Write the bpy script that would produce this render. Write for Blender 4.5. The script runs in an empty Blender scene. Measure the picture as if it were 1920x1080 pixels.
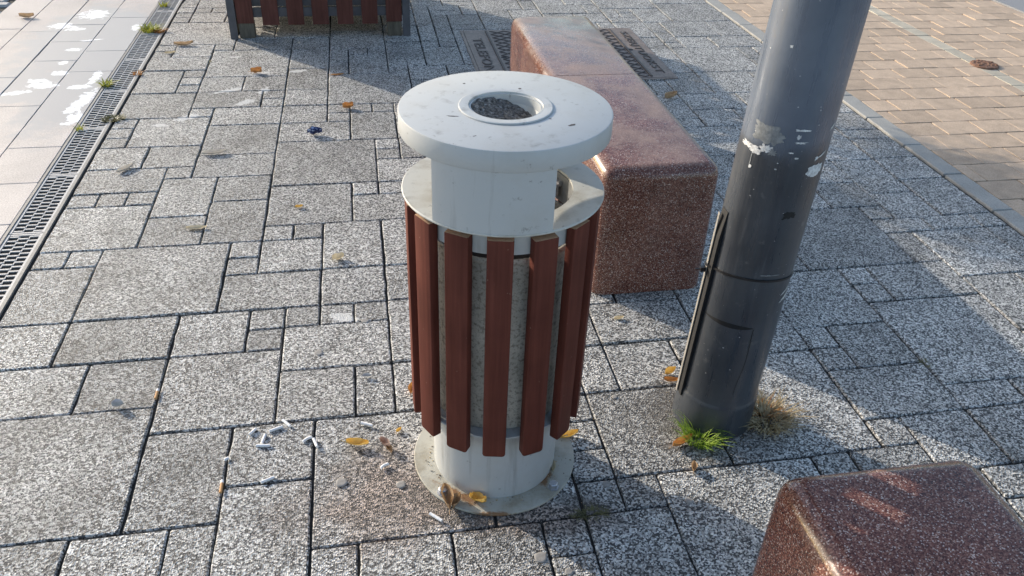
import bpy, bmesh, math, random
from mathutils import Vector, Matrix, noise as mnoise
random.seed(11)
sc = bpy.context.scene
COL = sc.collection
PI = math.pi
R = math.radians

# ------------------------------------------------------------------ materials
def MAT(name, rough=.5, metal=0., spec=.5):
    m = bpy.data.materials.new(name); m.use_nodes = True
    nt = m.node_tree; b = nt.nodes['Principled BSDF']
    b.inputs['Roughness'].default_value = rough
    b.inputs['Metallic'].default_value = metal
    b.inputs['Specular IOR Level'].default_value = spec
    return m, nt, b
def N(nt, t, **kw):
    n = nt.nodes.new(t)
    for k, v in kw.items(): setattr(n, k, v)
    return n
def setin(nt, sock, v):
    if hasattr(v, 'is_output') or isinstance(v, bpy.types.NodeSocket): nt.links.new(v, sock)
    else:
        if isinstance(v, (tuple, list)) and len(v) == 3 and sock.type == 'RGBA': v = (*v, 1)
        sock.default_value = v
def OBJ(nt): return N(nt, 'ShaderNodeTexCoord').outputs['Object']
def noise(nt, vec, scale, detail=3., rough=.55, color=False):
    n = N(nt, 'ShaderNodeTexNoise'); setin(nt, n.inputs['Vector'], vec)
    n.inputs['Scale'].default_value = scale; n.inputs['Detail'].default_value = detail; n.inputs['Roughness'].default_value = rough
    return n.outputs['Color' if color else 'Fac']
def voro(nt, vec, scale, feature='F1', rnd=1.):
    n = N(nt, 'ShaderNodeTexVoronoi', feature=feature); setin(nt, n.inputs['Vector'], vec)
    n.inputs['Scale'].default_value = scale; n.inputs['Randomness'].default_value = rnd
    return n
def ramp(nt, fac, stops, interp='LINEAR'):
    n = N(nt, 'ShaderNodeValToRGB'); cr = n.color_ramp; cr.interpolation = interp
    while len(cr.elements) < len(stops): cr.elements.new(.5)
    for e, (p, c) in zip(cr.elements, stops):
        e.position = p; e.color = (c, c, c, 1) if not isinstance(c, (tuple, list)) else (*c, 1)
    setin(nt, n.inputs['Fac'], fac); return n.outputs['Color']
def mixc(nt, fac, a, b, mode='MIX'):
    n = N(nt, 'ShaderNodeMix', data_type='RGBA', blend_type=mode)
    setin(nt, n.inputs[0], fac); setin(nt, n.inputs[6], a); setin(nt, n.inputs[7], b); return n.outputs[2]
def math_(nt, op, a, b=0., c=None):
    n = N(nt, 'ShaderNodeMath', operation=op); setin(nt, n.inputs[0], a); setin(nt, n.inputs[1], b)
    if c is not None: setin(nt, n.inputs[2], c)
    return n.outputs[0]
def vmath(nt, op, a, b):
    n = N(nt, 'ShaderNodeVectorMath', operation=op); setin(nt, n.inputs[0], a); setin(nt, n.inputs[1], b); return n.outputs[0]
def maprange(nt, v, a, b, c=0., d=1., smooth=True):
    n = N(nt, 'ShaderNodeMapRange', interpolation_type='SMOOTHSTEP' if smooth else 'LINEAR')
    for i, x in enumerate((v, a, b, c, d)): setin(nt, n.inputs[i], x)
    return n.outputs[0]
def bump(nt, b, h, strength=.5, dist=.002, prev=None):
    n = N(nt, 'ShaderNodeBump'); n.inputs['Strength'].default_value = strength; n.inputs['Distance'].default_value = dist
    setin(nt, n.inputs['Height'], h)
    if prev is not None: nt.links.new(prev, n.inputs['Normal'])
    nt.links.new(n.outputs[0], b.inputs['Normal']); return n.outputs[0]
def attr(nt, name):
    return N(nt, 'ShaderNodeAttribute', attribute_name=name).outputs['Fac']
def blobs(nt, vec, lst, wob=.9, nscale=14., soft=.25):
    """union of ragged stains: (x, y, half length, half width, angle in degrees)"""
    nz = noise(nt, vec, nscale, 5., .65)
    out = None
    for (x, y, rx, ry, a) in lst:
        mp = N(nt, 'ShaderNodeMapping', vector_type='TEXTURE')
        nt.links.new(vec, mp.inputs['Vector'])
        mp.inputs['Location'].default_value = (x, y, 0); mp.inputs['Rotation'].default_value = (0, 0, R(a)); mp.inputs['Scale'].default_value = (rx, ry, 1e3)
        L = N(nt, 'ShaderNodeVectorMath', operation='LENGTH'); nt.links.new(mp.outputs[0], L.inputs[0])
        out = L.outputs['Value'] if out is None else math_(nt, 'MINIMUM', out, L.outputs['Value'])
    d = math_(nt, 'ADD', out, math_(nt, 'MULTIPLY', math_(nt, 'SUBTRACT', nz, .5), wob * 2))
    return maprange(nt, d, 1 - soft, 1 + soft, 1., 0.)
def base(nt, b, c): setin(nt, b.inputs['Base Color'], c)


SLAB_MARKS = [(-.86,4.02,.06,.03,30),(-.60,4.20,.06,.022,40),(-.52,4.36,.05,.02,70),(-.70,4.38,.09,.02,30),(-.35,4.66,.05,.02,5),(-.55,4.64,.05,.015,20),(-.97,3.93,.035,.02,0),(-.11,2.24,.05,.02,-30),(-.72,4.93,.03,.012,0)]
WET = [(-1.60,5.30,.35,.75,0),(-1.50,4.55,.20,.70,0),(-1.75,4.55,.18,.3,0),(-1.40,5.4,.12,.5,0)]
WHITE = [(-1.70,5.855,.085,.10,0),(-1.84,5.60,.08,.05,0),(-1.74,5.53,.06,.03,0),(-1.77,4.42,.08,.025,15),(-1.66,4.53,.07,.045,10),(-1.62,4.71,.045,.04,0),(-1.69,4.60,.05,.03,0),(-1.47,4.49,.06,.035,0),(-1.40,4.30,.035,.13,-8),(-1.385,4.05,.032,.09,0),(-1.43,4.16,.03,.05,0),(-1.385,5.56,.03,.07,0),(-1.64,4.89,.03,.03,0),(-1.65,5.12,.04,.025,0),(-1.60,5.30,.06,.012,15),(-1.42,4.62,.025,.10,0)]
def N_up(nt):
    g = N(nt, 'ShaderNodeNewGeometry'); s = N(nt, 'ShaderNodeSeparateXYZ'); nt.links.new(g.outputs['Normal'], s.inputs[0])
    return maprange(nt, s.outputs[2], .75, .98)
MT = {}
# exposed-aggregate grey slabs
m, nt, b = MAT('granite_slab', .66, 0., .5); MT['slab'] = m
v = OBJ(nt)
vo = voro(nt, v, 230.); sp = N(nt, 'ShaderNodeSeparateColor'); nt.links.new(vo.outputs['Color'], sp.inputs[0])
c = ramp(nt, sp.outputs[0], [(0, (.045, .045, .048)), (.30, (.075, .073, .070)), (.43, (.27, .26, .24)), (.64, (.46, .445, .415)), (.82, (.66, .64, .60)), (1, (.82, .80, .75))])
big = noise(nt, v, 5., 4.); mid = noise(nt, v, 38., 3.)
c = mixc(nt, 1., c, ramp(nt, big, [(.28, .70), (.5, .98), (.72, 1.14)]), 'MULTIPLY')
c = mixc(nt, .6, c, ramp(nt, mid, [(.3, .78), (.7, 1.15)]), 'MULTIPLY')
tn = attr(nt, 'tone'); tc = N(nt, 'ShaderNodeCombineColor')
for i in range(3): nt.links.new(tn, tc.inputs[i])
c = mixc(nt, 1., c, tc.outputs[0], 'MULTIPLY')
rust = blobs(nt, v, [(.03, 1.46, .24, .15, 10), (.33, 1.33, .2, .05, -5)], 1.0, 9., .6)
c = mixc(nt, math_(nt, 'MULTIPLY', rust, .85), c, mixc(nt, 1., c, (.62, .48, .41), 'MULTIPLY'))
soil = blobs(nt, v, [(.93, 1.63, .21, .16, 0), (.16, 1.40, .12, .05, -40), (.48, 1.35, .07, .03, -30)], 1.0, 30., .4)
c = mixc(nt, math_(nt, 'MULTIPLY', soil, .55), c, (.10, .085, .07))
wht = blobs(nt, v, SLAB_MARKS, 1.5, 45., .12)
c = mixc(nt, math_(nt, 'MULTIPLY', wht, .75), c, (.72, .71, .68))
base(nt, b, c)
hh = math_(nt, 'ADD', vo.outputs['Distance'], math_(nt, 'MULTIPLY', sp.outputs[0], .5))
bump(nt, b, hh, .85, .0030)

# smoother pinkish-beige slabs
m, nt, b = MAT('beige_slab', .5); MT['beige'] = m
v = OBJ(nt); n1 = noise(nt, v, 170., 3., .7); n2 = noise(nt, v, 4., 4.)
c = ramp(nt, n1, [(.3, (.36, .31, .275)), (.5, (.52, .46, .415)), (.7, (.66, .60, .55))])
c = mixc(nt, 1., c, ramp(nt, n2, [(.3, .86), (.7, 1.08)]), 'MULTIPLY')
tn = attr(nt, 'tone'); tc = N(nt, 'ShaderNodeCombineColor')
for i in range(3): nt.links.new(tn, tc.inputs[i])
c = mixc(nt, 1., c, tc.outputs[0], 'MULTIPLY')
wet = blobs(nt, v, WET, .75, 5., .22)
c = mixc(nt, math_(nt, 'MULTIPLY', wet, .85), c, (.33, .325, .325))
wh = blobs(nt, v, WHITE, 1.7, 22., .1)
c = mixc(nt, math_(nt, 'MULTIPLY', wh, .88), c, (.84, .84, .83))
base(nt, b, c)
setin(nt, b.inputs['Roughness'], math_(nt, 'SUBTRACT', .52, math_(nt, 'MULTIPLY', wet, .14)))
bump(nt, b, n1, .35, .0012)

# pale kerb stones, bricks
m, nt, b = MAT('kerb_stone', .7); MT['kerb'] = m
v = OBJ(nt); n1 = noise(nt, v, 210., 3., .7); n2 = noise(nt, v, 6., 3.)
c = ramp(nt, n1, [(.3, (.22, .21, .19)), (.5, (.36, .345, .31)), (.72, (.50, .48, .43))])
base(nt, b, mixc(nt, 1., c, ramp(nt, n2, [(.3, .85), (.7, 1.1)]), 'MULTIPLY')); bump(nt, b, n1, .4, .0012)
m, nt, b = MAT('buff_paver', .8); MT['brick'] = m
v = OBJ(nt); n1 = noise(nt, v, 190., 3., .7); n2 = noise(nt, v, 14., 3.)
c = ramp(nt, n1, [(.3, (.37, .265, .18)), (.5, (.51, .385, .275)), (.72, (.65, .51, .38))])
pl = ramp(nt, n1, [(.3, (.42, .37, .28)), (.7, (.60, .54, .43))])
c = mixc(nt, attr(nt, 'pale'), c, pl)
tn = attr(nt, 'tone'); tc = N(nt, 'ShaderNodeCombineColor')
for i in range(3): nt.links.new(tn, tc.inputs[i])
c = mixc(nt, 1., c, tc.outputs[0], 'MULTIPLY')
base(nt, b, mixc(nt, 1., c, ramp(nt, n2, [(.3, .85), (.7, 1.1)]), 'MULTIPLY')); bump(nt, b, n1, .5, .0016)

def simple(key, name, stops, scale, rough=.7, metal=0., detail=4., bs=.3, bd=.001, spec=.5, scale2=None):
    m, nt, b = MAT(name, rough, metal, spec); v = OBJ(nt); n1 = noise(nt, v, scale, detail, .6)
    c = ramp(nt, n1, stops)
    if scale2: c = mixc(nt, 1., c, ramp(nt, noise(nt, v, scale2, 3.), [(.3, .75), (.7, 1.15)]), 'MULTIPLY')
    base(nt, b, c)
    if bs: bump(nt, b, n1, bs, bd)
    MT[key] = m
simple('bed', 'joint_sand', [(.3, (.018, .016, .014)), (.7, (.055, .048, .04))], 160., .95)
simple('asphalt', 'asphalt', [(.3, (.09, .09, .09)), (.7, (.17, .168, .165))], 150., .85)
simple('road', 'pale_asphalt', [(.3, (.20, .20, .205)), (.7, (.34, .34, .34))], 150., .8)
simple('cobble', 'cobble_stone', [(.3, (.30, .29, .28)), (.7, (.5, .48, .46))], 90., .7)
simple('iron', 'cast_iron', [(.25, (.13, .10, .085)), (.5, (.23, .18, .15)), (.75, (.32, .25, .20))], 90., .55, .25, bs=.35, bd=.0008, scale2=9.)
simple('letter', 'iron_letter', [(.3, (.05, .04, .036)), (.7, (.10, .08, .07))], 90., .6, .2)
simple('rust', 'rusty_iron', [(.25, (.07, .035, .022)), (.5, (.20, .10, .06)), (.75, (.34, .22, .15))], 60., .8, bs=.6, bd=.003)
simple('grate', 'grate_steel', [(.3, (.42, .41, .40)), (.7, (.62, .60, .57))], 120., .55, .1)
simple('channel', 'channel_dark', [(.3, (.008, .008, .009)), (.7, (.02, .019, .018))], 30., .95)
simple('edge', 'channel_edge', [(.3, (.22, .21, .19)), (.7, (.34, .32, .29))], 80., .6, .1)
simple('zinc', 'galvanised_liner', [(.2, (.10, .085, .07)), (.40, (.33, .30, .25)), (.52, (.58, .54, .47)), (.62, (.5, .46, .40)), (.74, (.20, .165, .13))], 115., .55, .2, 8., .3, .001, scale2=9.)
simple('dark', 'dark_inside', [(.3, (.012, .01, .01)), (.7, (.03, .026, .024))], 30., .9)
simple('soil', 'planter_soil', [(.3, (.02, .014, .01)), (.7, (.06, .042, .03))], 60., .95, bs=1., bd=.01)
simple('pmetal', 'planter_steel', [(.3, (.075, .075, .082)), (.7, (.115, .115, .125))], 12., .42, .2)
simple('shade_grey', 'shaded_grey_paint', [(.3, (.17, .17, .165)), (.7, (.26, .26, .25))], 40., .6)  # darker grey: shade inside the bin's neck painted into collar and bracket
simple('bolt', 'zinc_bolt', [(.3, (.42, .43, .45)), (.7, (.62, .62, .63))], 150., .35, .8)
simple('ash', 'ash_heap', [(.28, (.02, .018, .017)), (.45, (.10, .09, .08)), (.6, (.22, .20, .18)), (.8, (.55, .53, .5))], 150., .95, bs=1., bd=.004)
simple('gum', 'old_gum', [(.3, (.24, .22, .20)), (.7, (.36, .34, .31))], 80., .8)
simple('gap_scuff', 'gap_shade_and_scuff', [(.3, (.006, .006, .007)), (.7, (.012, .012, .013))], 50., .75)  # flat black: painted shade for gaps and holes, also a scuff
simple('tie', 'black_cable_tie', [(.3, (.008, .008, .009)), (.7, (.016, .016, .018))], 50., .4)
simple('paper', 'cigarette_paper', [(.3, (.84, .83, .81)), (.7, (.9, .89, .88))], 300., .8)
simple('filter', 'cigarette_filter', [(.3, (.50, .26, .10)), (.7, (.66, .38, .17))], 400., .8)
simple('blue', 'foil_wrapper', [(.35, (.012, .018, .07)), (.5, (.03, .05, .16)), (.62, (.45, .55, .75))], 70., .25, .3)
simple('bark', 'shrub_bark', [(.3, (.05, .035, .025)), (.7, (.13, .095, .07))], 60., .9, bs=.8, bd=.004)
simple('grey_litter', 'grey_litter', [(.3, (.35, .36, .38)), (.7, (.6, .61, .62))], 60., .6)
simple('pebble', 'pebble_stone', [(.3, (.22, .2, .18)), (.7, (.36, .34, .31))], 60., .8)

# painted light grey metal of the bin
def painted(key, c0, dirt, dirtamt, rough=.45):
    m, nt, b = MAT(key, rough); MT[key] = m
    v = OBJ(nt); n1 = noise(nt, v, 9., 6., .65); n2 = noise(nt, v, 260., 2.); n3 = noise(nt, v, 45., 6., .7)
    c = mixc(nt, ramp(nt, n1, [(.5, 0.), (.75, dirtamt)]), c0, dirt)
    c = mixc(nt, ramp(nt, n3, [(.63, 0.), (.69, .7 * min(1, dirtamt * 2))]), c, (.10, .085, .07))
    mp = N(nt, 'ShaderNodeMapping'); nt.links.new(v, mp.inputs[0]); mp.inputs['Scale'].default_value = (28, 28, 2.2)
    st = noise(nt, mp.outputs[0], 1., 5., .65)
    c = mixc(nt, ramp(nt, st, [(.57, 0.), (.78, .6)]), c, (.17, .155, .13))
    base(nt, b, c); bump(nt, b, n2, .35, .0009); return nt, b, v, c
painted('paint', (.49, .50, .49), (.40, .37, .31), .35)
nt, b, v, c = painted('paint_dirty', (.55, .54, .49), (.30, .25, .17), .8, .6)
nt, b, v, c = painted('flange_paint', (.46, .44, .37), (.24, .19, .11), .95, .65)
ru = blobs(nt, v, [(.17, 1.425, .06, .012, -40), (.25, 1.352, .05, .006, -8), (.40, 1.45, .03, .010, 55)], 1.6, 60., .5)
base(nt, b, mixc(nt, ru, c, (.24, .13, .06)))

# brown stained slats
def wood(key, cols, sc_=(90, 90, 4), rough=.6):
    m, nt, b = MAT(key, rough, 0., .15); MT[key] = m
    v = OBJ(nt); mp = N(nt, 'ShaderNodeMapping'); nt.links.new(v, mp.inputs[0]); mp.inputs['Scale'].default_value = sc_
    g = noise(nt, mp.outputs[0], 1., 4., .6); n2 = noise(nt, v, 6., 4.); n3 = noise(nt, v, 130., 2.)
    c = ramp(nt, g, [(.3, cols[0]), (.7, cols[1])])
    c = mixc(nt, 1., c, ramp(nt, n2, [(.3, .8), (.7, 1.2)]), 'MULTIPLY')
    c = mixc(nt, ramp(nt, n3, [(.74, 0.), (.78, .6)]), c, (.35, .25, .2))
    base(nt, b, c); bump(nt, b, g, .12, .0008)
wood('slat', ((.095, .026, .017), (.138, .040, .027)))
wood('endgrain', ((.34, .20, .12), (.46, .30, .19)), (160, 160, 160), .8)
wood('plank', ((.085, .030, .022), (.135, .052, .040)), (60, 60, 4), .5)
wood('foot', ((.10, .085, .065), (.17, .15, .115)), (60, 60, 10), .8)

# pole paint
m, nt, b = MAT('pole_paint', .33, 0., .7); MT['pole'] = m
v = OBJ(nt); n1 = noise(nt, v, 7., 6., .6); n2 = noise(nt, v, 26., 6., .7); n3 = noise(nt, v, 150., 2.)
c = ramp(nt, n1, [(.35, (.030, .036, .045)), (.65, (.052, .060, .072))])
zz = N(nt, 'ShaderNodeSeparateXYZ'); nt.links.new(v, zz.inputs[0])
ed = maprange(nt, math_(nt, 'ADD', zz.outputs[2], math_(nt, 'MULTIPLY', noise(nt, v, 9., 5.), .10)), .885, .935)      # paler coat above; skylight on the upper pole painted into its colour
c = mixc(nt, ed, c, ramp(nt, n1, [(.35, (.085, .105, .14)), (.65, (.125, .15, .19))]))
mp = N(nt, 'ShaderNodeMapping'); nt.links.new(v, mp.inputs[0]); mp.inputs['Scale'].default_value = (34, 34, 3.2)
drip = noise(nt, mp.outputs[0], 1., 6., .7)
c = mixc(nt, ramp(nt, drip, [(.58, 0.), (.72, .4)]), c, (.12, .125, .13))
c = mixc(nt, ramp(nt, n2, [(.62, 0.), (.72, .6)]), c, (.14, .145, .145))
c = mixc(nt, ramp(nt, n3, [(.745, 0.), (.765, .7)]), c, (.42, .42, .42))
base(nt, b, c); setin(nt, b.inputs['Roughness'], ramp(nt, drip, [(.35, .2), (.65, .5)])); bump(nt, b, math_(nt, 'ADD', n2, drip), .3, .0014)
def paperm(key, c0, c1, sc_=60., rough=.7):
    m, nt, b = MAT(key, rough); MT[key] = m; v = OBJ(nt)
    base(nt, b, mixc(nt, ramp(nt, noise(nt, v, sc_, 5., .7), [(.42, 0.), (.6, 1.)]), c0, c1))
paperm('glue', (.17, .18, .185), (.27, .28, .28)); paperm('sticker', (.72, .73, .72), (.46, .46, .46), 110.)

# polished red terrazzo
m, nt, b = MAT('red_terrazzo', .24); MT['terrazzo'] = m
v = OBJ(nt); vo = voro(nt, v, 430.); sp = N(nt, 'ShaderNodeSeparateColor'); nt.links.new(vo.outputs['Color'], sp.inputs[0])
c = ramp(nt, sp.outputs[0], [(0, (.042, .014, .011)), (.35, (.11, .037, .026)), (.7, (.21, .088, .06)), (.90, (.29, .17, .125)), (.98, (.52, .43, .38))])
n2 = noise(nt, v, 7., 5.); c = mixc(nt, 1., c, ramp(nt, n2, [(.3, .8), (.7, 1.2)]), 'MULTIPLY')
du = noise(nt, v, 5., 7., .7); dm = ramp(nt, du, [(.42, 0.), (.66, 1.)]); py = N(nt, 'ShaderNodeSeparateXYZ'); nt.links.new(v, py.inputs[0]); dm = math_(nt, 'MULTIPLY', dm, maprange(nt, py.outputs[1], 1.3, 2.6, .0, 1.))   # dust faded off the near block, painting its shade into the colour
c = mixc(nt, math_(nt, 'MULTIPLY', N_up(nt), math_(nt, 'MULTIPLY', dm, .5)), c, (.46, .33, .26))
base(nt, b, c)
setin(nt, b.inputs['Roughness'], math_(nt, 'ADD', .18, math_(nt, 'MULTIPLY', dm, .26)))
bump(nt, b, noise(nt, v, 120., 3.), .06, .001)

# foliage, grass, dead leaves
def leafy(key, c0, c1, rough=.5, sss=.0, trans=.25):
    m, nt, b = MAT(key, rough); MT[key] = m
    oi = N(nt, 'ShaderNodeObjectInfo'); v = OBJ(nt)
    n1 = noise(nt, v, 55., 4., .6); c = ramp(nt, n1, [(.35, c0), (.65, c1)])
    base(nt, b, c)
    if trans:
        t = N(nt, 'ShaderNodeBsdfTranslucent'); setin(nt, t.inputs[0], c); mx = N(nt, 'ShaderNodeMixShader'); mx.inputs[0].default_value = trans
        nt.links.new(b.outputs[0], mx.inputs[1]); nt.links.new(t.outputs[0], mx.inputs[2])
        nt.links.new(mx.outputs[0], nt.nodes['Material Output'].inputs[0])
    bump(nt, b, n1, .4, .001)
leafy('green', (.035, .075, .018), (.07, .13, .03)); leafy('grass', (.22, .36, .04), (.40, .52, .09)); leafy('weed', (.30, .34, .04), (.46, .44, .06))
leafy('straw', (.36, .26, .13), (.60, .48, .28)); leafy('moss', (.10, .10, .04), (.2, .18, .07))
leafy('yellow', (.62, .36, .06), (.78, .55, .18)); leafy('orange', (.42, .17, .05), (.60, .32, .10)); leafy('pale', (.58, .48, .30), (.72, .63, .45))
leafy('brown', (.36, .23, .12), (.56, .40, .25)); leafy('pinkish', (.36, .22, .17), (.52, .38, .31)); leafy('greyleaf', (.42, .39, .34), (.58, .54, .48))

# ------------------------------------------------------------------ mesh helpers
def OBJECT(name, me, mats, parent=None, smooth=False):
    if isinstance(me, bmesh.types.BMesh):
        bm = me; me = bpy.data.meshes.new(name); bmesh.ops.recalc_face_normals(bm, faces=bm.faces); bm.to_mesh(me); bm.free()
    for mm in (mats if isinstance(mats, (list, tuple)) else [mats]): me.materials.append(MT[mm])
    o = bpy.data.objects.new(name, me); COL.objects.link(o)
    if parent: o.parent = parent
    if smooth: me.shade_smooth(); 
    return o
def autosmooth(o, ang=35):
    me = o.data; me.shade_smooth()
    bm = bmesh.new(); bm.from_mesh(me)
    for e in bm.edges:
        if len(e.link_faces) == 2 and e.calc_face_angle(0) > R(ang): e.smooth = False
    bm.to_mesh(me); bm.free(); return o
def tag(o, label=None, cat=None, group=None, kind=None):
    if label: o['label'] = label
    if cat: o['category'] = cat
    if group: o['group'] = group
    if kind: o['kind'] = kind
    return o
def EMPTY(name, label, cat, loc=(0, 0, 0), group=None):
    o = bpy.data.objects.new(name, None); COL.objects.link(o); o.location = loc; o.empty_display_size = .1
    return tag(o, label, cat, group)
def box(bm, x0, x1, y0, y1, z0, z1, mat=0, M=None):
    vs = [bm.verts.new(p) for p in ((x0, y0, z0), (x1, y0, z0), (x1, y1, z0), (x0, y1, z0), (x0, y0, z1), (x1, y0, z1), (x1, y1, z1), (x0, y1, z1))]
    if M is not None:
        for q in vs: q.co = M @ q.co
    fs = []
    for f in ((3, 2, 1, 0), (4, 5, 6, 7), (0, 1, 5, 4), (1, 2, 6, 5), (2, 3, 7, 6), (3, 0, 4, 7)):
        fc = bm.faces.new([vs[i] for i in f]); fc.material_index = mat; fs.append(fc)
    return vs, fs
def bevel(bm, w, seg=2, edges=None, ang=30):
    es = edges or [e for e in bm.edges if len(e.link_faces) == 2 and e.calc_face_angle(0) > R(ang)]
    bmesh.ops.bevel(bm, geom=es, offset=w, segments=seg, profile=.5, affect='EDGES')
def lathe(bm, prof, cx=0, cy=0, seg=96, closed=False, a0=0., a1=2 * PI):
    """revolve (r, z) points; closed joins last point to first"""
    full = abs(a1 - a0 - 2 * PI) < 1e-6
    n = seg if full else seg + 1
    rings = []
    for k in range(n):
        a = a0 + (a1 - a0) * k / seg
        rings.append([bm.verts.new((cx + r * math.cos(a), cy + r * math.sin(a), z)) for r, z in prof])
    m = len(prof)
    for k in range(seg):
        A, B = rings[k], rings[(k + 1) % n]
        for i in range(m if closed else m - 1):
            j = (i + 1) % m
            bm.faces.new((A[i], B[i], B[j], A[j]))
    if closed and not full:
        bm.faces.new(rings[0]); bm.faces.new(list(reversed(rings[-1])))
    return rings
def slabs_mesh(name, rects, mat, ztop=0., gap=.0035, cham=.0035, jit=.0011, tilt=.0009, warp=None, pale=None, depth=.022, tones=(.86, 1.12), seed=1, step=.05):
    """many paving stones in ONE surface mesh; every stone is a chamfered block with a slightly ragged edge"""
    rn = random.Random(seed); V = []; F = []; T = []; P = []
    for idx, (x0, x1, y0, y1) in enumerate(rects):
        x0 += gap + rn.gauss(0, .0008); x1 -= gap + rn.gauss(0, .0008); y0 += gap + rn.gauss(0, .0008); y1 -= gap + rn.gauss(0, .0008)
        tone = rn.uniform(*tones); pl = pale[idx] if pale else 0.
        zt = ztop + rn.gauss(0, tilt); ta, tb = rn.gauss(0, tilt * 2), rn.gauss(0, tilt * 2)
        cx, cy = (x0 + x1) / 2, (y0 + y1) / 2; rc = .004
        pts = []
        cs = [(x0, y0), (x1, y0), (x1, y1), (x0, y1)]
        for k in range(4):
            a, c_ = cs[k], cs[(k + 1) % 4]; L = math.hypot(c_[0] - a[0], c_[1] - a[1]); dx, dy = (c_[0] - a[0]) / L, (c_[1] - a[1]) / L
            nn = max(2, int(L / step))
            for s in range(nn + 1):
                t = rc + (L - 2 * rc) * s / nn; jj = rn.gauss(0, jit) if 0 < s < nn else 0
                pts.append((a[0] + dx * t - dy * jj, a[1] + dy * t + dx * jj))
        n = len(pts); b0 = len(V)
        for (ins, zz, ch) in ((0, -depth, 0), (0, -cham, 0), (cham, 0, 1)):
            for (px, py) in pts:
                fx = (px - cx) * (1 - ins / max((x1 - x0) / 2, .01)) + cx; fy = (py - cy) * (1 - ins / max((y1 - y0) / 2, .01)) + cy
                z = zt + zz + ta * (fx - cx) + tb * (fy - cy)
                if warp: fx, fy = warp(fx, fy)
                V.append((fx, fy, z))
        for r_ in range(2):
            for k in range(n):
                k2 = (k + 1) % n
                F.append((b0 + r_ * n + k, b0 + r_ * n + k2, b0 + (r_ + 1) * n + k2, b0 + (r_ + 1) * n + k)); T.append(tone); P.append(pl)
        F.append(tuple(b0 + 2 * n + k for k in range(n))); T.append(tone); P.append(pl)
    me = bpy.data.meshes.new(name); me.from_pydata(V, [], F); me.update()
    a = me.attributes.new('tone', 'FLOAT', 'FACE'); a.data.foreach_set('value', T)
    a = me.attributes.new('pale', 'FLOAT', 'FACE'); a.data.foreach_set('value', P)
    return OBJECT(name, me, mat)
def sheet(name, x0, x1, y0, y1, z, mat, t=None):
    bm = bmesh.new()
    if t: box(bm, x0, x1, y0, y1, z - t, z)
    else: bm.faces.new([bm.verts.new(p) for p in ((x0, y0, z), (x1, y0, z), (x1, y1, z), (x0, y1, z))])
    return OBJECT(name, bm, mat)

SLABS = [(-11,-7,45,49),(-11,-10,52,53),(-11,-10,51,52),(-11,-10,50,51),(-11,-10,49,50),(-10,-8,49,51),(-10,-9,51,52),(-9,-8,51,52),(-11,-10,44,45),(-11,-10,43,44),(-10,-8,43,45),(-8,-7,44,45),(-11,-8,41,43),(-11,-9,38,41),(-9,-8,40,41),(-9,-8,39,40),(-9,-8,38,39),(-7,-4,44,46),(-8,-4,40,44),(-8,-6,38,40),(-6,-4,38,40),(-8,-5,36,38),(-5,-4,37,38),(-5,-4,36,37),(-4,-2,38,41),(-4,-2,41,44),(-4,-2,44,46),(-4,-2,36,38),(-4,-2,34,36),(-7,-4,34,36),(-2,2,36,40),(-2,-1,35,36),(-1,0,35,36),(0,1,35,36),(-2,-1,34,35),(-1,1,32,35),(0,1,31,32),(0,1,30,31),(-4,-1,32,34),(-7,-4,31,34),(-7,-4,29,31),(-4,0,28,32),(-6,-4,27,29),(-8,-6,26,29),(-8,-6,24,26),(-6,-4,24,27),(-4,-1,25,28),(-1,0,27,28),(-4,-3,24,25),(-3,-2,24,25),(-4,-2,22,24),(-5,-4,23,24),(-5,-4,22,23),(-2,0,22,25),(-5,-2,20,22),(-2,0,20,22),(-4,-3,19,20),(-3,-2,19,20),(-2,-1,19,20),(-1,0,19,20),(-4,-3,18,19),(-3,0,17,19),(-6,-4,18,20),(-6,-3,15,18),(-3,-1,15,17),(-11,-10,23,24),(-10,-9,23,24),(-11,-9,20,23),(-9,-5,20,24),(-11,-8,24,27),(-11,-10,27,28),(-10,-9,27,28),(-9,-8,27,28),(-11,-8,28,30),(-8,-7,29,30),(-11,-9,30,32),(-9,-7,30,32),(-11,-10,34,35),(-11,-10,33,34),(-11,-10,32,33),(-10,-7,32,35),(-11,-8,35,38),(-8,-7,35,36),(-8,-6,16,18),(-9,-6,18,20),(-6,-4,12,15),(-4,-2,13,15),(5,6,11,12),(3,4,10,11),(6,9,17,19),(6,8,15,17),(8,9,16,17),(5,8,12,15),(14,18,20,24),(18,19,23,24),(19,21,23,25),(21,23,26,28),(21,23,23,26),(19,21,25,28),(12,15,17,20),(15,16,19,20),(15,16,18,19),(16,19,18,20),(15,19,14,18),(12,13,16,17),(12,13,15,16),(13,15,15,17),(12,15,13,15),(8,12,12,16),(12,13,12,13),(13,15,11,13),(16,17,50,51),(16,17,49,50),(17,19,48,51),(19,23,48,52),(18,21,45,48),(21,23,45,48),(17,18,43,44),(18,20,43,45),(20,23,43,45),(17,21,39,43),(15,17,36,39),(17,20,36,39),(15,18,34,36),(15,17,32,34),(3,4,48,52),(3,4,45,48),(-2,1,44,47),(-1,0,43,44),(0,1,43,44),(-1,1,40,43),(1,3,42,45),(1,2,41,42),(1,2,40,41),(3,4,44,45),(3,5,41,44),(4,6,51,52),(4,5,44,50),(-10,-6,12,16),(-2,-1,9,11),(-1,1,8,11),(1,3,8,11),(-2,2,11,15),(4,5,14,15),(4,5,13,14),(4,5,12,13),(2,4,11,15),(4,5,11,12),(4,6,8,11),(6,10,8,12),(10,11,9,12),(11,13,9,12),(-11,-9,18,20),(-11,-8,16,18),(-4,-2,10,13),(1,2,15,17),(0,1,15,17),(-1,0,15,17)]
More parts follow.
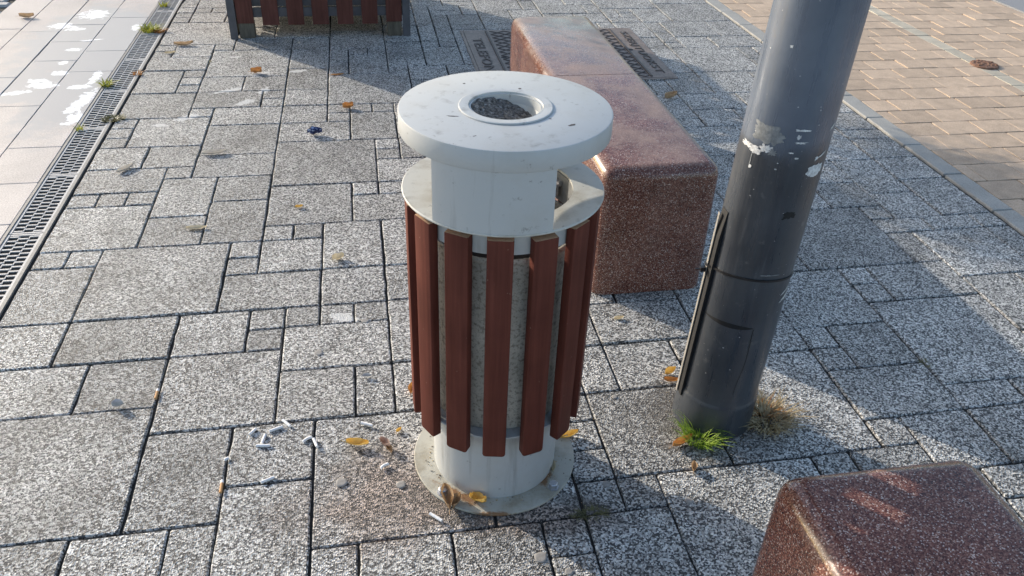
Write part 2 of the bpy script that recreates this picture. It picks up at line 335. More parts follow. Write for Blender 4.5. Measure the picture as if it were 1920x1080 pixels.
# ------------------------------------------------------------------ ground and paving
tag(sheet('ground', -60, 60, -60, 60, -.05, 'asphalt'), kind='structure')
tag(sheet('joint_sand', -2.30, 5.02, -2.6, 12.2, -.0085, 'bed', .04), kind='structure')
MX, OX, MY, OY = .1116, .036, .1136, .051
CX = (-.01676, -.00594, .00817, -.00143, .00206, -.0008); CY = (.05355, .0091, -.03491, .00131, -.00252, .00485)
def warp(x, y):
    yy = min(max(y, .6), 6.4); bb = (1, x, yy, x * x, x * yy, yy * yy)
    dx = sum(a * c for a, c in zip(CX, bb)); dy = sum(a * c for a, c in zip(CY, bb))
    k = min(1, max(0, (x + 1.2) / .25)) * min(1, max(0, (2.62 - x) / .2))
    return x + dx * k, y + dy
occ = set()
for a in SLABS:
    for i in range(a[0], a[1]):
        for j in range(a[2], a[3]): occ.add((i, j))
rn = random.Random(5); SL = list(SLABS)
for j in range(-18, 106):
    for i in range(-11, 23):
        if (i, j) in occ: continue
        opts = [(4, 4), (3, 4), (4, 3), (3, 3), (3, 2), (2, 3), (2, 2), (3, 2), (2, 2)]; rn.shuffle(opts)
        if rn.random() < .22: opts = []
        for w, h in opts + [(2, 1), (1, 2), (1, 1)]:
            cells = [(p, q) for p in range(i, i + w) for q in range(j, j + h)]
            if all(c not in occ and c[0] < 23 for c in cells):
                occ.update(cells); SL.append((i, i + w, j, j + h)); break
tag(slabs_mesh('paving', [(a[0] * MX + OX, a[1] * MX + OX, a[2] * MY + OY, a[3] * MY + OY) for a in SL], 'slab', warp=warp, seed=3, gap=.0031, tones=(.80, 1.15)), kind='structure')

# beige slabs left of the drain, in running courses
bl = []
cuts = {0: (-1.585, -1.352, [3.0, 3.355, 3.718, 4.728, 5.088, 5.772, 6.14, 6.5]), 1: (-1.822, -1.585, [3.2, 3.54, 4.233, 4.925, 5.276, 5.624, 6.33, 6.7]),
        2: (-2.055, -1.822, [2.9, 3.6, 4.3, 4.66, 5.487, 6.203, 6.56]), 3: (-2.292, -2.055, [3.1, 3.8, 4.5, 5.2, 5.55, 6.25, 6.6])}
for k, (xa, xb, ys) in cuts.items():
    ys = list(ys)
    while ys[0] > -2.5: ys.insert(0, ys[0] - rn.choice((.35, .35, .70)))
    while ys[-1] < 12: ys.append(ys[-1] + rn.choice((.35, .35, .70)))
    bl += [(xa, xb, p, q) for p, q in zip(ys, ys[1:])]
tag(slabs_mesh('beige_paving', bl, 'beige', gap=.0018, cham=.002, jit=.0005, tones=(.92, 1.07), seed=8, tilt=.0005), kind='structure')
# cobbles beyond them
cb = []; y = -2.5; row = 0
while y < 12:
    x = -2.30 - (row % 2) * .05
    while x > -6: cb.append((x - .10, x, y, y + .10)); x -= .10
    y += .10; row += 1
tag(slabs_mesh('cobble_paving', cb, 'cobble', gap=.008, cham=.012, jit=.003, tones=(.7, 1.25), tilt=.002, seed=4), kind='structure')
tag(sheet('cobble_bed', -6.1, -2.30, -2.6, 12.2, -.018, 'bed', .03), kind='structure')
# kerb stones and the buff brick paving on the right
ks = []; y = -2.5
ys = [2.33, 2.68, 3.03, 3.358, 3.711, 4.03, 4.37, 4.70, 5.035, 5.396, 5.73, 6.06]
while ys[0] > -2.4: ys.insert(0, ys[0] - .345)
while ys[-1] < 12: ys.append(ys[-1] + .345)
tag(slabs_mesh('kerb', [(2.612, 2.716, p, q) for p, q in zip(ys, ys[1:])], 'kerb', gap=.003, cham=.004, ztop=.004, tones=(.9, 1.1), seed=6), kind='structure')
rows = [2.775, 2.95, 3.125, 3.293, 3.468, 3.63, 3.796, 3.955, 4.117, 4.289, 4.452, 4.614, 4.786, 4.941, 5.102, 5.267, 5.437, 5.599, 5.775, 5.954]
while rows[0] > -2.4: rows.insert(0, rows[0] - .168)
while rows[-1] < 12: rows.append(rows[-1] + .172)
br = []; pal = []
for k, (p, q) in enumerate(zip(rows, rows[1:])):
    x = 2.718
    first = (.06, .165, .11, .215)[k % 4] + rn.uniform(-.015, .015)
    xs = [2.718, 2.718 + first]
    while xs[-1] < 3.70: xs.append(xs[-1] + .2155 + rn.uniform(-.004, .004))
    xs = [t for t in xs if t < 3.74] + [3.790, 3.896]
    xs.append(3.896 + (.11, .215, .16)[k % 3])
    while xs[-1] < 5.0: xs.append(xs[-1] + .2155)
    for a, c_ in zip(xs, xs[1:]):
        br.append((a, min(c_, 5.01), p, q)); pal.append(1. if abs(a - 3.79) < .01 else 0.)
    br = br
pairs = [(r_, s) for r_, s in zip(br, pal) if r_[1] - r_[0] > .03]
tag(slabs_mesh('buff_paving', [t[0] for t in pairs], 'brick', pale=[t[1] for t in pairs], gap=.0026, cham=.0018, jit=.0012, tilt=.0010, tones=(.86, 1.12), seed=9), kind='structure')
tag(sheet('road', 5.02, 14., -3, 14, .006, 'road', .05), kind='structure')

# ------------------------------------------------------------------ slot drain
dr = EMPTY('drain_channel', 'long black slotted drain channel with pale edges between the beige and grey paving', 'drain', (-1.275, 3, 0))
P_ = lambda o: (setattr(o, 'matrix_parent_inverse', Matrix.Translation(o.parent.location).inverted()), o)[1]
bm = bmesh.new()
for (a, c_) in ((-1.350, -1.340), (-1.214, -1.202)): box(bm, a, c_, -2.5, 12, -.1, .001)
bevel(bm, .0015, 1); P_(OBJECT('edge_rail', bm, 'edge', dr))
bm = bmesh.new(); box(bm, -1.340, -1.214, -2.5, 12, -.12, -.045); P_(OBJECT('trough', bm, 'channel', dr))
y = 0.305
def grate(y0):
    bm = bmesh.new(); L = .494
    for (a, c_) in ((-1.338, -1.330), (-1.224, -1.216)): box(bm, a, c_, y0, y0 + L, -.03, -.002)
    for (a, c_) in ((-1.297, -1.2935), (-1.2605, -1.257)): box(bm, a, c_, y0, y0 + L, -.02, -.0055)
    for yy in (y0, y0 + L - .008): box(bm, -1.331, -1.223, yy, yy + .008, -.03, -.003)
    for k, (a, c_) in enumerate(((-1.3305, -1.2965), (-1.294, -1.260), (-1.2575, -1.2235))):
        t = y0 + .016 + (.015 if k == 1 else 0)
        while t < y0 + L - .014:
            box(bm, a, c_, t, t + .0070, -.0075, -.0035); t += .0305
    return P_(OBJECT('grate', bm, 'grate', dr))
for k in range(-4, 18): grate(2.93 + .5 * k - .0)

# ------------------------------------------------------------------ litter bin
BX, BY = .283, 1.561
FA = math.atan2(-BY, -BX)                       # direction of the photographer
lb = EMPTY('litter_bin', 'round litter bin of brown slats with pale grey lid, ashtray and bolted base', 'litter bin', (BX, BY, 0))
def part(name, bm, mat, parent=None, ang=35):
    parent = parent or lb
    o = OBJECT(name, bm, mat, parent); 
    root = parent
    while root.parent: root = root.parent
    o.matrix_parent_inverse = (Matrix.Translation(root.location)).inverted() if parent is root else Matrix()
    if parent is not root:
        o.matrix_parent_inverse = Matrix.Translation(root.location).inverted() @ Matrix.Translation(root.location)
        # the parent mesh keeps the root's space, so the child stays where it was built
    if ang: autosmooth(o, ang)
    return o
bm = bmesh.new(); lathe(bm, [(.10, .001), (.2143, .001), (.2143, .0055), (.2128, .007), (.10, .007)], BX, BY, closed=True)
fl = part('base_flange', bm, 'flange_paint')
for k in range(4):
    a = R(219.4 + (0, 92.5, 181, 271)[k]); x, y = BX + .195 * math.cos(a), BY + .195 * math.sin(a)
    bm = bmesh.new(); lathe(bm, [(.0005, .0235), (.0095, .0235), (.0118, .0215), (.0118, .0105), (.0150, .0102), (.0152, .007), (.0005, .007)], x, y, 6 if k % 2 else 20)
    part('bolt', bm, 'bolt', fl, 30)
bm = bmesh.new(); lathe(bm, [(.157, .0068), (.1605, .0068), (.1605, .234), (.159, .236), (.03, .236), (.03, .233), (.157, .233)], BX, BY, closed=True); part('pedestal', bm, 'paint')
bm = bmesh.new(); lathe(bm, [(.148, .2362), (.1885, .2362), (.1885, .241), (.148, .241)], BX, BY, closed=True); part('support_ring', bm, 'paint')
bm = bmesh.new(); lathe(bm, [(.02, .2425), (.160, .2425), (.162, .245), (.162, .70), (.1645, .702), (.1665, .708), (.1645, .715), (.160, .715), (.1585, .70), (.1585, .25), (.02, .25)], BX, BY, closed=True); part('liner', bm, 'zinc')
bm = bmesh.new(); lathe(bm, [(.1575, .675), (.02, .655)], BX, BY, 48); part('rubbish_bag', bm, 'dark')
NS = 14
for k in range(NS):
    a = FA + 2 * PI * k / NS + rn.uniform(-.012, .012); zt = .785 + rn.uniform(-.003, .003); zb = .197 + rn.uniform(-.004, .004)
    bm = bmesh.new(); box(bm, .1885, .2105, -.0268, .0268, zb, zt)
    # rounded bottom corners, then a small round-over everywhere
    es = [e for e in bm.edges if all(v_.co.z < zb + .001 for v_ in e.verts) and abs(e.verts[0].co.y - e.verts[1].co.y) < 1e-5]
    bmesh.ops.bevel(bm, geom=es, offset=.008, segments=3, profile=.5, affect='EDGES')
    bevel(bm, .0022, 2)
    for f in bm.faces:
        if f.normal.z > .9: f.material_index = 1
    tw = rn.uniform(-.012, .012)
    bmesh.ops.transform(bm, matrix=Matrix.Translation((BX, BY, 0)) @ Matrix.Rotation(a, 4, 'Z') @ Matrix.Translation((.2, 0, 0)) @ Matrix.Rotation(tw, 4, 'Z') @ Matrix.Translation((-.2, 0, 0)), verts=bm.verts)
    part('slat', bm, ['slat', 'endgrain'])
bm = bmesh.new(); lathe(bm, [(.184, .742), (.1875, .742), (.1875, .7985), (.184, .7985)], BX, BY, closed=True); part('rim_band', bm, 'paint')
bm = bmesh.new(); lathe(bm, [(.150, .799), (.2155, .799), (.2172, .801), (.2172, .8035), (.2155, .805), (.150, .805)], BX, BY, closed=True); part('top_ring', bm, 'paint_dirty')
bm = bmesh.new(); lathe(bm, [(.2135, .8052), (.2165, .8052), (.2165, .9368), (.2135, .9368)], BX, BY, 40, True, FA + R(-39.5), FA + R(27.5)); part('hood_panel', bm, 'paint')
bm = bmesh.new(); lathe(bm, [(.2135, .8052), (.2165, .8052), (.2165, .9368), (.2135, .9368)], BX, BY, 40, True, FA + R(140), FA + R(200)); part('hood_panel', bm, 'paint')
bm = bmesh.new(); lathe(bm, [(.071, .9805), (.2150, .9805), (.2172, .9797), (.2184, .9775), (.2184, .939), (.2176, .9375), (.2150, .937), (.071, .937)], BX, BY, 128, closed=True); part('lid', bm, 'paint')
bm = bmesh.new(); lathe(bm, [(.0762, .9808), (.0962, .9808), (.0966, .9818), (.0962, .9830), (.0945, .9838), (.0795, .9840), (.0768, .9836), (.0760, .9825)], BX, BY, 96, closed=True); at = part('ashtray_rim', bm, 'paint', None, 20)
bm = bmesh.new(); lathe(bm, [(.0768, .984), (.0745, .975), (.069, .955), (.058, .938), (.002, .932), (.002, .9305), (.059, .9365), (.0705, .954), (.0758, .974), (.0772, .984)], BX, BY, 64, closed=True); part('ashtray_bowl', bm, 'paint_dirty', at)
bm = bmesh.new(); lathe(bm, [(.1492, .760), (.1512, .760), (.1512, .7985), (.1492, .7985)], BX, BY, closed=True); part('inner_collar', bm, 'shade_grey')
# a small locking bracket with a bolt inside the opening
ab = FA + R(118); M0 = Matrix.Translation((BX, BY, 0)) @ Matrix.Rotation(ab, 4, 'Z')
bm = bmesh.new(); box(bm, .1455, .1488, -.035, .035, .735, .800, M=M0); bk = part('lock_bracket', bm, 'shade_grey')
bm = bmesh.new(); box(bm, .137, .146, -.006, .006, .775, .787, M=M0); box(bm, .134, .138, -.004, .018, .75, .780, M=M0); part('bolt', bm, 'bolt', bk)
# ash in the bowl
bm = bmesh.new(); prev = None; cen = bm.verts.new((BX, BY, .957))
for r_i in range(1, 13):
    rr = .0688 * r_i / 12; ring = []
    for s in range(60):
        a = 2 * PI * s / 60; h = mnoise.noise(Vector((rr * math.cos(a) * 90, rr * math.sin(a) * 90, 3)))
        lean = -math.cos(a - 2.6) * rr * .16
        ring.append(bm.verts.new((BX + rr * math.cos(a), BY + rr * math.sin(a), (.9565 - lean * 1.9 + h * .006 + .003 * (r_i / 12) ** 2))))
    for s in range(60):
        if prev: bm.faces.new((prev[s], prev[(s + 1) % 60], ring[(s + 1) % 60], ring[s]))
        else: bm.faces.new((cen, ring[(s + 1) % 60], ring[s]))
    prev = ring
tag(OBJECT('cigarette_ash', bm, 'ash'), 'dark heap of cigarette ash filling the round ashtray on the bin lid', 'ash', kind='stuff')

# ------------------------------------------------------------------ steel pole
PX, PY, PT = .93, 1.637, .0322
def prad(z): return .1073 - .0088 * z
def ppos(th, z, dr=0.):
    r = prad(z) + dr; return Vector((PX + PT * z + r * math.cos(R(th)), PY + r * math.sin(R(th)), z))
pl = EMPTY('steel_pole', 'thick dark grey steel pole leaning slightly, scuffed and spotted with torn sticker remains', 'pole', (PX, PY, 0))
bm = bmesh.new(); prev = None
zs = [-.03, 0, .04, .08, .103, .108, .113, .118] + [.15 + .1 * k for k in range(37)]
for z in zs:
    ex = .004 if z < .105 else (.0035 if z < .110 else (.0015 if z < .115 else 0))
    ring = [bm.verts.new((PX + PT * z + (prad(z) + ex) * math.cos(2 * PI * s / 96), PY + (prad(z) + ex) * math.sin(2 * PI * s / 96), z)) for s in range(96)]
    if prev:
        for s in range(96): bm.faces.new((prev[s], prev[(s + 1) % 96], ring[(s + 1) % 96], ring[s]))
    prev = ring
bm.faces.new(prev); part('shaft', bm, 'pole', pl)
def patch(name, th, z, w, h, mat, seed, ragged=.45, nsc=2.2, dr=.0007, rot=0, segs=56, parent=None):
    """a ragged piece of paper or paint lying on the round pole; w in degrees, h in metres"""
    bm = bmesh.new(); cen = bm.verts.new(ppos(th, z, dr)); prev = None
    for ri in range(1, 6):
        ring = []
        for s in range(segs):
            a = 2 * PI * s / segs
            n = mnoise.noise(Vector((math.cos(a) * nsc + seed * 7.1, math.sin(a) * nsc, seed))) + .5 * mnoise.noise(Vector((math.cos(a) * nsc * 3.3, math.sin(a) * nsc * 3.3, seed + 9))) + .25 * mnoise.noise(Vector((math.cos(a) * nsc * 8, math.sin(a) * nsc * 8, seed + 4)))
            k = (1 + ragged * n) * ri / 5
            sq = 1 / max(abs(math.cos(a)), abs(math.sin(a))) ** .5
            u, v_ = math.cos(a) * w / 2 * k * sq, math.sin(a) * h / 2 * k * sq
            cr, sr = math.cos(R(rot)), math.sin(R(rot)); deg = prad(z) * PI / 180
            U = (u * deg * cr - v_ * sr) / deg; Vv = u * deg * sr + v_ * cr
            ring.append(bm.verts.new(ppos(th + U, z + Vv, dr)))
        for s in range(segs):
            if prev: bm.faces.new((prev[s], prev[(s + 1) % segs], ring[(s + 1) % segs], ring[s]))
            else: bm.faces.new((cen, ring[s], ring[(s + 1) % segs]))
        prev = ring
    return part(name, bm, mat, parent or pl, None)
patch('glue_patch', -147, .893, 36, .040, 'glue', 3, .55, 1.5)
patch('glue_patch', -132, .888, 22, .030, 'glue', 5, .6, 2.)
patch('sticker_scrap', -171, .851, 20, .011, 'sticker', 6, .8, 2.6, .0012)
patch('sticker_scrap', -155, .848, 21, .016, 'sticker', 8, .8, 2.6, .0012)
patch('sticker_scrap', -140, .858, 14, .017, 'sticker', 12, .7, 2.6, .0012)
patch('sticker_scrap', -131, .852, 9, .013, 'glue', 13, .7, 2.6, .0012)
patch('sticker_scrap', -100, .9125, 20, .0045, 'sticker', 15, .5, 2.5, .001)
patch('sticker_scrap', -104, .897, 5, .009, 'sticker', 16, .7, 2.5, .001)
patch('sticker_scrap', -99.5, .8835, 13, .004, 'sticker', 17, .9, 3.5, .001)
patch('sticker_scrap', -66, .812, 28, .030, 'sticker', 20, .3, 2.3, .001)
patch('sticker_scrap', -70, .843, 5, .008, 'sticker', 21, .9, 2.3, .001)
patch('sticker_scrap', -60, .849, 16, .004, 'sticker', 22, .9, 2.3, .001, 25)
patch('sticker_scrap', -52, .912, 12, .005, 'sticker', 30, .9, 2.6, .001, 30)
patch('sticker_scrap', -100, .847, 4.5, .004, 'sticker', 23, .8, 3, .001)
patch('sticker_scrap', -108, .859, 5, .003, 'sticker', 24, .9, 3, .001)
patch('sticker_scrap', -122, .816, 2.5, .003, 'sticker', 26, .5, 3, .001)
patch('sticker_scrap', -156.5, .805, 4.5, .008, 'sticker', 27, .5, 2, .001)
patch('sticker_scrap', -158, .822, 1.8, .026, 'glue', 28, .4, 2, .0008)
patch('sticker_scrap', -52, .476, 16, .006, 'sticker', 31, .9, 2.6, .001, 28)
patch('sticker_scrap', -50, .455, 17, .008, 'sticker', 32, .9, 2.6, .001, 28)
patch('sticker_scrap', -92, .538, 26, .0025, 'glue', 33, .6, 2.6, .0008)
patch('sticker_scrap', -141, 1.088, 4, .006, 'sticker', 34, .8, 2.6, .001)
patch('paint_scuff', -88, .703, 16, .018, 'gap_scuff', 35, .6, 2.6, .0008, 8)
for k in range(26):
    patch('paint_chip', rn.uniform(-178, -35), rn.uniform(.18, 1.1), rn.uniform(1., 2.2), rn.uniform(.0012, .003), 'sticker', 60 + k, .6, 3, .0007, segs=16)
# service door: proud edge strip on the left with a black-filled gap, slit at its head
bm = bmesh.new(); n0 = 30; vs = []
def strip(bm, th0, th1, z0, z1, d0, d1, n=24, taper=False):
    rings = []
    for k in range(n + 1):
        z = z0 + (z1 - z0) * k / n; f = 1.
        if taper and k > n - 3: f = (n - k) / 3 * .8 + .2
        rings.append([bm.verts.new(ppos(t, z, d)) for t, d in ((th0, d0), (th1, d0), (th1, d0 + (d1 - d0) * f), (th0, d0 + (d1 - d0) * f))])
    for A, B in zip(rings, rings[1:]):
        for i in range(4): bm.faces.new((A[i], A[(i + 1) % 4], B[(i + 1) % 4], B[i]))
    bm.faces.new(rings[0]); bm.faces.new(rings[-1])
strip(bm, 169, 174.5, .085, .655, .0090, .0112); part('door_edge', bm, 'edge', pl)
bm = bmesh.new(); strip(bm, 167, 186, .09, .668, .0002, .0088, taper=True); part('door_gap', bm, 'gap_scuff', pl)  # black strip added where only shade lies in the gap
bm = bmesh.new()
prev = None
for k in range(41):
    t = k / 40; th = -171 + 77 * t; hh = .001 + .016 * math.sin(PI * min(1, t * 1.0)) ** .8 * (.55 + .45 * t)
    a, c_ = bm.verts.new(ppos(th, .379 - hh * .5, .0007)), bm.verts.new(ppos(th, .379 + hh * .5, .0007))
    if prev: bm.faces.new((prev[0], a, c_, prev[1]))
    prev = (a, c_)
part('door_slit', bm, 'gap_scuff', pl, None)
bm = bmesh.new(); prev = None
for k in range(31):
    t = k / 30; z = .376 - .215 * t; th = -93.5 + 4 * math.sin(t * 5) * t
    a, c_ = bm.verts.new(ppos(th - .7 * (1 - t * .5), z, .0006)), bm.verts.new(ppos(th + .7 * (1 - t * .5), z, .0006))
    if prev: bm.faces.new((prev[0], a, c_, prev[1]))
    prev = (a, c_)
part('door_seam', bm, 'gap_scuff', pl, None)
bm = bmesh.new(); rings = []
for s in range(121):
    th = 3 * s; z = .505 + .018 * math.cos(R(th + 105)); ex = .013 * math.exp(-((((th - 172 + 180) % 360) - 180) / 12.) ** 2)
    rings.append([bm.verts.new(ppos(th, z + dz, d + ex)) for dz, d in ((-.0028, .0004), (.0028, .0004), (.0028, .0030), (-.0028, .0030))])
for A, B in zip(rings, rings[1:]):
    for i in range(4): bm.faces.new((A[i], A[(i + 1) % 4], B[(i + 1) % 4], B[i]))
M1 = Matrix.Translation(ppos(172, .492, .016)) @ Matrix.Rotation(R(172), 4, 'Z')
box(bm, -.004, .009, -.006, .006, -.006, .006, M=M1); box(bm, .004, .022, -.002, .002, -.002, .001, M=M1)
part('cable_tie', bm, 'tie', pl, 30)

# ------------------------------------------------------------------ terrazzo bench blocks
def block(name, label, x0, x1, y0, y1, h, r=.042):
    bm = bmesh.new(); box(bm, x0, x1, y0, y1, 0, h)
    es = [e for e in bm.edges if max(v_.co.z for v_ in e.verts) > h - .001]
    bmesh.ops.bevel(bm, geom=es, offset=r, segments=8, profile=.5, affect='EDGES', clamp_overlap=True)
    o = OBJECT(name, bm, 'terrazzo'); autosmooth(o, 40); return tag(o, label, 'bench')
def seat_block(label, x0, x1, y0, y1, h, rn_front, rn_back, r=.045):
    bm = bmesh.new(); box(bm, x0, x1, y0, y1, 0, h)
    def pick(e):
        zs_ = [v_.co.z for v_ in e.verts]; ys_ = [v_.co.y for v_ in e.verts]
        if min(zs_) > h - .001:
            if abs(ys_[0] - y0) < 1e-4 and abs(ys_[1] - y0) < 1e-4: return rn_front
            if abs(ys_[0] - y1) < 1e-4 and abs(ys_[1] - y1) < 1e-4: return rn_back
            return True
        if max(zs_) < .001: return False
        if zs_[0] != zs_[1]: return rn_front if abs(ys_[0] - y0) < 1e-4 else rn_back
        return False
    bmesh.ops.bevel(bm, geom=[e for e in bm.edges if pick(e)], offset=r, segments=8, profile=.5, affect='EDGES')
    bevel(bm, .002, 1, ang=60)
    o = OBJECT('bench_block', bm, 'terrazzo'); autosmooth(o, 40); return tag(o, label, 'bench')
seat_block('polished red terrazzo bench block right behind the bin and pole, its dark end facing us', .735, 1.137, 2.262, 3.140, .478, True, False)
seat_block('red terrazzo bench block farther back, butted end to end behind the bin lid', .735, 1.137, 3.1435, 4.02, .477, False, True)
seat_block('dark polished terrazzo bench block at the near right corner, in front of the pole', .712, 1.128, .09, .980, .478, True, True)

# ------------------------------------------------------------------ telecom cover with lettering
ac = EMPTY('access_cover', 'brown cast iron telephone access cover in the paving, half hidden under the bench', 'manhole cover', (1.225, 4.87, 0))
X0, X1, Y0, Y1 = .656, 1.797, 4.38, 5.358
bm = bmesh.new()
for a in ((X0 - .006, X0 + .012, Y0, Y1), (X1 - .012, X1 + .006, Y0, Y1), (X0 + .012, X1 - .012, Y0 - .006, Y0 + .012), (X0 + .012, X1 - .012, Y1 - .012, Y1 + .006)): box(bm, a[0], a[1], a[2], a[3], -.01, .0045)
part('frame', bm, 'iron', ac)
bm = bmesh.new(); box(bm, X0 + .012, X1 - .012, Y0 + .012, Y1 - .012, -.01, .0012); part('cover_bed', bm, 'channel', ac)
def text_mesh(body, font_h):
    cu = bpy.data.curves.new('t', 'FONT'); cu.body = body; cu.size = 1.; cu.extrude = .02; cu.align_x = 'CENTER'; cu.align_y = 'CENTER'; cu.space_character = 1.08; cu.offset = .012
    o = bpy.data.objects.new('t', cu); COL.objects.link(o); dg = bpy.context.evaluated_depsgraph_get(); dg.update()
    me = bpy.data.meshes.new_from_object(o.evaluated_get(dg)); bpy.data.objects.remove(o); return me
def lettering(body, cx, cy, length, height, parent):
    me = text_mesh(body, height); xs = [v_.co.x for v_ in me.vertices]; ys_ = [v_.co.y for v_ in me.vertices]; zs_ = [v_.co.z for v_ in me.vertices]
    sx, sy = length / (max(xs) - min(xs)), height / (max(ys_) - min(ys_)); mx, my = (max(xs) + min(xs)) / 2, (max(ys_) + min(ys_)) / 2; sz = .0035 / (max(zs_) - min(zs_))
    for v_ in me.vertices:
        u, w, z = (v_.co.x - mx) * sx, (v_.co.y - my) * sy, (v_.co.z - min(zs_)) * sz
        v_.co = (cx + w, cy - u, .0062 + z)          # read towards the camera, tops to the right
    me.materials.clear(); o = OBJECT('lettering', me, 'letter', parent)
    o.matrix_parent_inverse = Matrix(); return o
for k, (xa, xb, word, tx, tlen, th) in enumerate(((X0 + .014, 1.2255, 'TELEFON', .735, .62, .062), (1.2285, X1 - .014, 'SZERJTUOKST', 1.722, .80, .062))):
    bm = bmesh.new(); box(bm, xa, xb, Y0 + .015, Y1 - .015, .0014, .006); bevel(bm, .001, 1)
    ld = part('cover_lid', bm, 'iron', ac); tag(ld, 'lid with a lettered strip along its %s side' % ('left' if k == 0 else 'right'))
    lettering(word, tx, (Y0 + Y1) / 2, tlen, th, ld)
    bm = bmesh.new(); bx = .816 if k == 0 else 1.652
    box(bm, bx - .006, bx + .006, Y0 + .03, Y1 - .03, .006, .0115)
    xl, xr = (.840, 1.215) if k == 0 else (1.24, 1.64)
    # crossing ribs of the diamond pattern
    n = 9; pitch = (Y1 - Y0 - .06) / 13
    for sgn in (1, -1):
        for q in range(-8, 22):
            ya = Y0 + .03 + q * pitch; yb = ya + sgn * (xr - xl) * .75
            pa, pb = Vector((xl, ya)), Vector((xr, yb))
            lo, hi = Y0 + .03, Y1 - .03
            def clip(p, q_):
                d = q_ - p; t0, t1 = 0., 1.
                for lim, s in ((lo, 1), (hi, -1)):
                    f0, f1 = s * (p.y - lim), s * (q_.y - lim)
                    if f0 < 0 and f1 < 0: return None
                    if f0 < 0: t0 = max(t0, f0 / (f0 - f1))
                    if f1 < 0: t1 = min(t1, f0 / (f0 - f1))
                return (p + d * t0, p + d * t1) if t1 > t0 + .02 else None
            cl = clip(pa, pb)
            if not cl: continue
            a, c_ = cl; L = (c_ - a).length; ang = math.atan2(c_.y - a.y, c_.x - a.x)
            MM = Matrix.Translation((a.x, a.y, 0)) @ Matrix.Rotation(ang, 4, 'Z')
            box(bm, 0, L, -.003, .003, .0055, .0095 if sgn > 0 else .0092, M=MM)
    part('diamond_ribs', bm, 'letter', ld, None)
    hx, hy = (.848, 4.80) if k == 0 else (1.672, 4.90)
    bm = bmesh.new(); lathe(bm, [(.0005, .0066), (.017, .0066), (.018, .0060)], hx, hy, 24); part('lifting_hole', bm, 'gap_scuff', ld, None)
# small rusty cap in the buff paving
bm = bmesh.new(); lathe(bm, [(.001, .012), (.03, .013), (.06, .011), (.078, .010), (.084, .006), (.085, -.01)], 3.865, 4.475, 48)
for k in range(40):
    a, rr = rn.uniform(0, 2 * PI), rn.uniform(.01, .07); x, y = 3.865 + rr * math.cos(a), 4.475 + rr * math.sin(a); s = rn.uniform(.004, .008)
    box(bm, x - s, x + s, y - s, y + s, .008, .0135 + rn.uniform(0, .003))
tag(OBJECT('iron_cap', bm, 'rust'), 'small round rusty iron cap set in the buff brick paving beyond the pole', 'drain cap')

# ------------------------------------------------------------------ planter box and its shrubs
QX0, QX1, QY0, QY1, QH = -.78, .322, 5.27, 6.37, .83
pb = EMPTY('planter_box', 'square planter box with brown vertical planks and dark grey steel corner posts', 'planter', ((QX0 + QX1) / 2, (QY0 + QY1) / 2, 0))
for (x, y, sx, sy) in ((QX0, QY0, 1, 1), (QX1, QY0, -1, 1), (QX0, QY1, 1, -1), (QX1, QY1, -1, -1)):
    bm = bmesh.new(); xa, ya = x, y
    xs = sorted((x, x + sx * .045)); ys_ = sorted((y, y + sy * .006)); box(bm, xs[0], xs[1], ys_[0], ys_[1], 0, QH)
    xs = sorted((x, x + sx * .006)); ys_ = sorted((y + sy * .006, y + sy * .06)); box(bm, xs[0], xs[1], ys_[0], ys_[1], 0, QH)
    part('corner_post', bm, 'pmetal', pb)
def plank_row(fixed, lo, hi, axis, outward):
    n = 7; w = .098; gap = (hi - lo - n * w) / (n - 1)
    for k in range(n):
        a = lo + k * (w + gap); bm = bmesh.new(); end = k in (0, n - 1); zb = .092 if end else .080
        d0, d1 = sorted((fixed, fixed + outward * .02))
        if axis == 'x': box(bm, a, a + w, d0, d1, zb, QH - .02)
        else: box(bm, d0, d1, a, a + w, zb, QH - .02)
        bevel(bm, .003, 2); part('plank', bm, 'plank', pb)
        if end:
            bm = bmesh.new()
            if axis == 'x': box(bm, a + .004, a + w - .004, d0 + .006, d1 + .06, 0, .09)
            else: box(bm, d0 + .006, d1 + .002, a + .04, a + w + .02, 0, .0895)
            bevel(bm, .004, 1); part('foot', bm, 'foot', pb)
plank_row(QY0 + .030, QX0 + .050, QX1 - .050, 'x', -1); plank_row(QY1 - .030, QX0 + .050, QX1 - .050, 'x', 1)
plank_row(QX0 + .030, QY0 + .066, QY1 - .066, 'y', -1); plank_row(QX1 - .030, QY0 + .066, QY1 - .066, 'y', 1)
bm = bmesh.new()
for z0 in (.125, .62):
    box(bm, QX0 + .03, QX1 - .03, QY0 + .031, QY0 + .045, z0, z0 + .055); box(bm, QX0 + .03, QX1 - .03, QY1 - .045, QY1 - .031, z0, z0 + .055)
    box(bm, QX0 + .031, QX0 + .045, QY0 + .045, QY1 - .045, z0, z0 + .055); box(bm, QX1 - .045, QX1 - .031, QY0 + .045, QY1 - .045, z0, z0 + .055)
part('cross_rail', bm, 'pmetal', pb)
bm = bmesh.new(); box(bm, QX0 + .048, QX1 - .048, QY0 + .048, QY1 - .048, .185, QH - .05); part('inner_tub', bm, 'pmetal', pb)
bm = bmesh.new()
for a in ((QX0, QX1, QY0, QY0 + .05), (QX0, QX1, QY1 - .05, QY1), (QX0, QX0 + .05, QY0 + .05, QY1 - .05), (QX1 - .05, QX1, QY0 + .05, QY1 - .05)): box(bm, *a, QH, QH + .02)
part('top_frame', bm, 'pmetal', pb)
bm = bmesh.new(); box(bm, QX0 + .05, QX1 - .05, QY0 + .05, QY1 - .05, QH - .05, QH - .02); part('soil', bm, 'soil', pb)
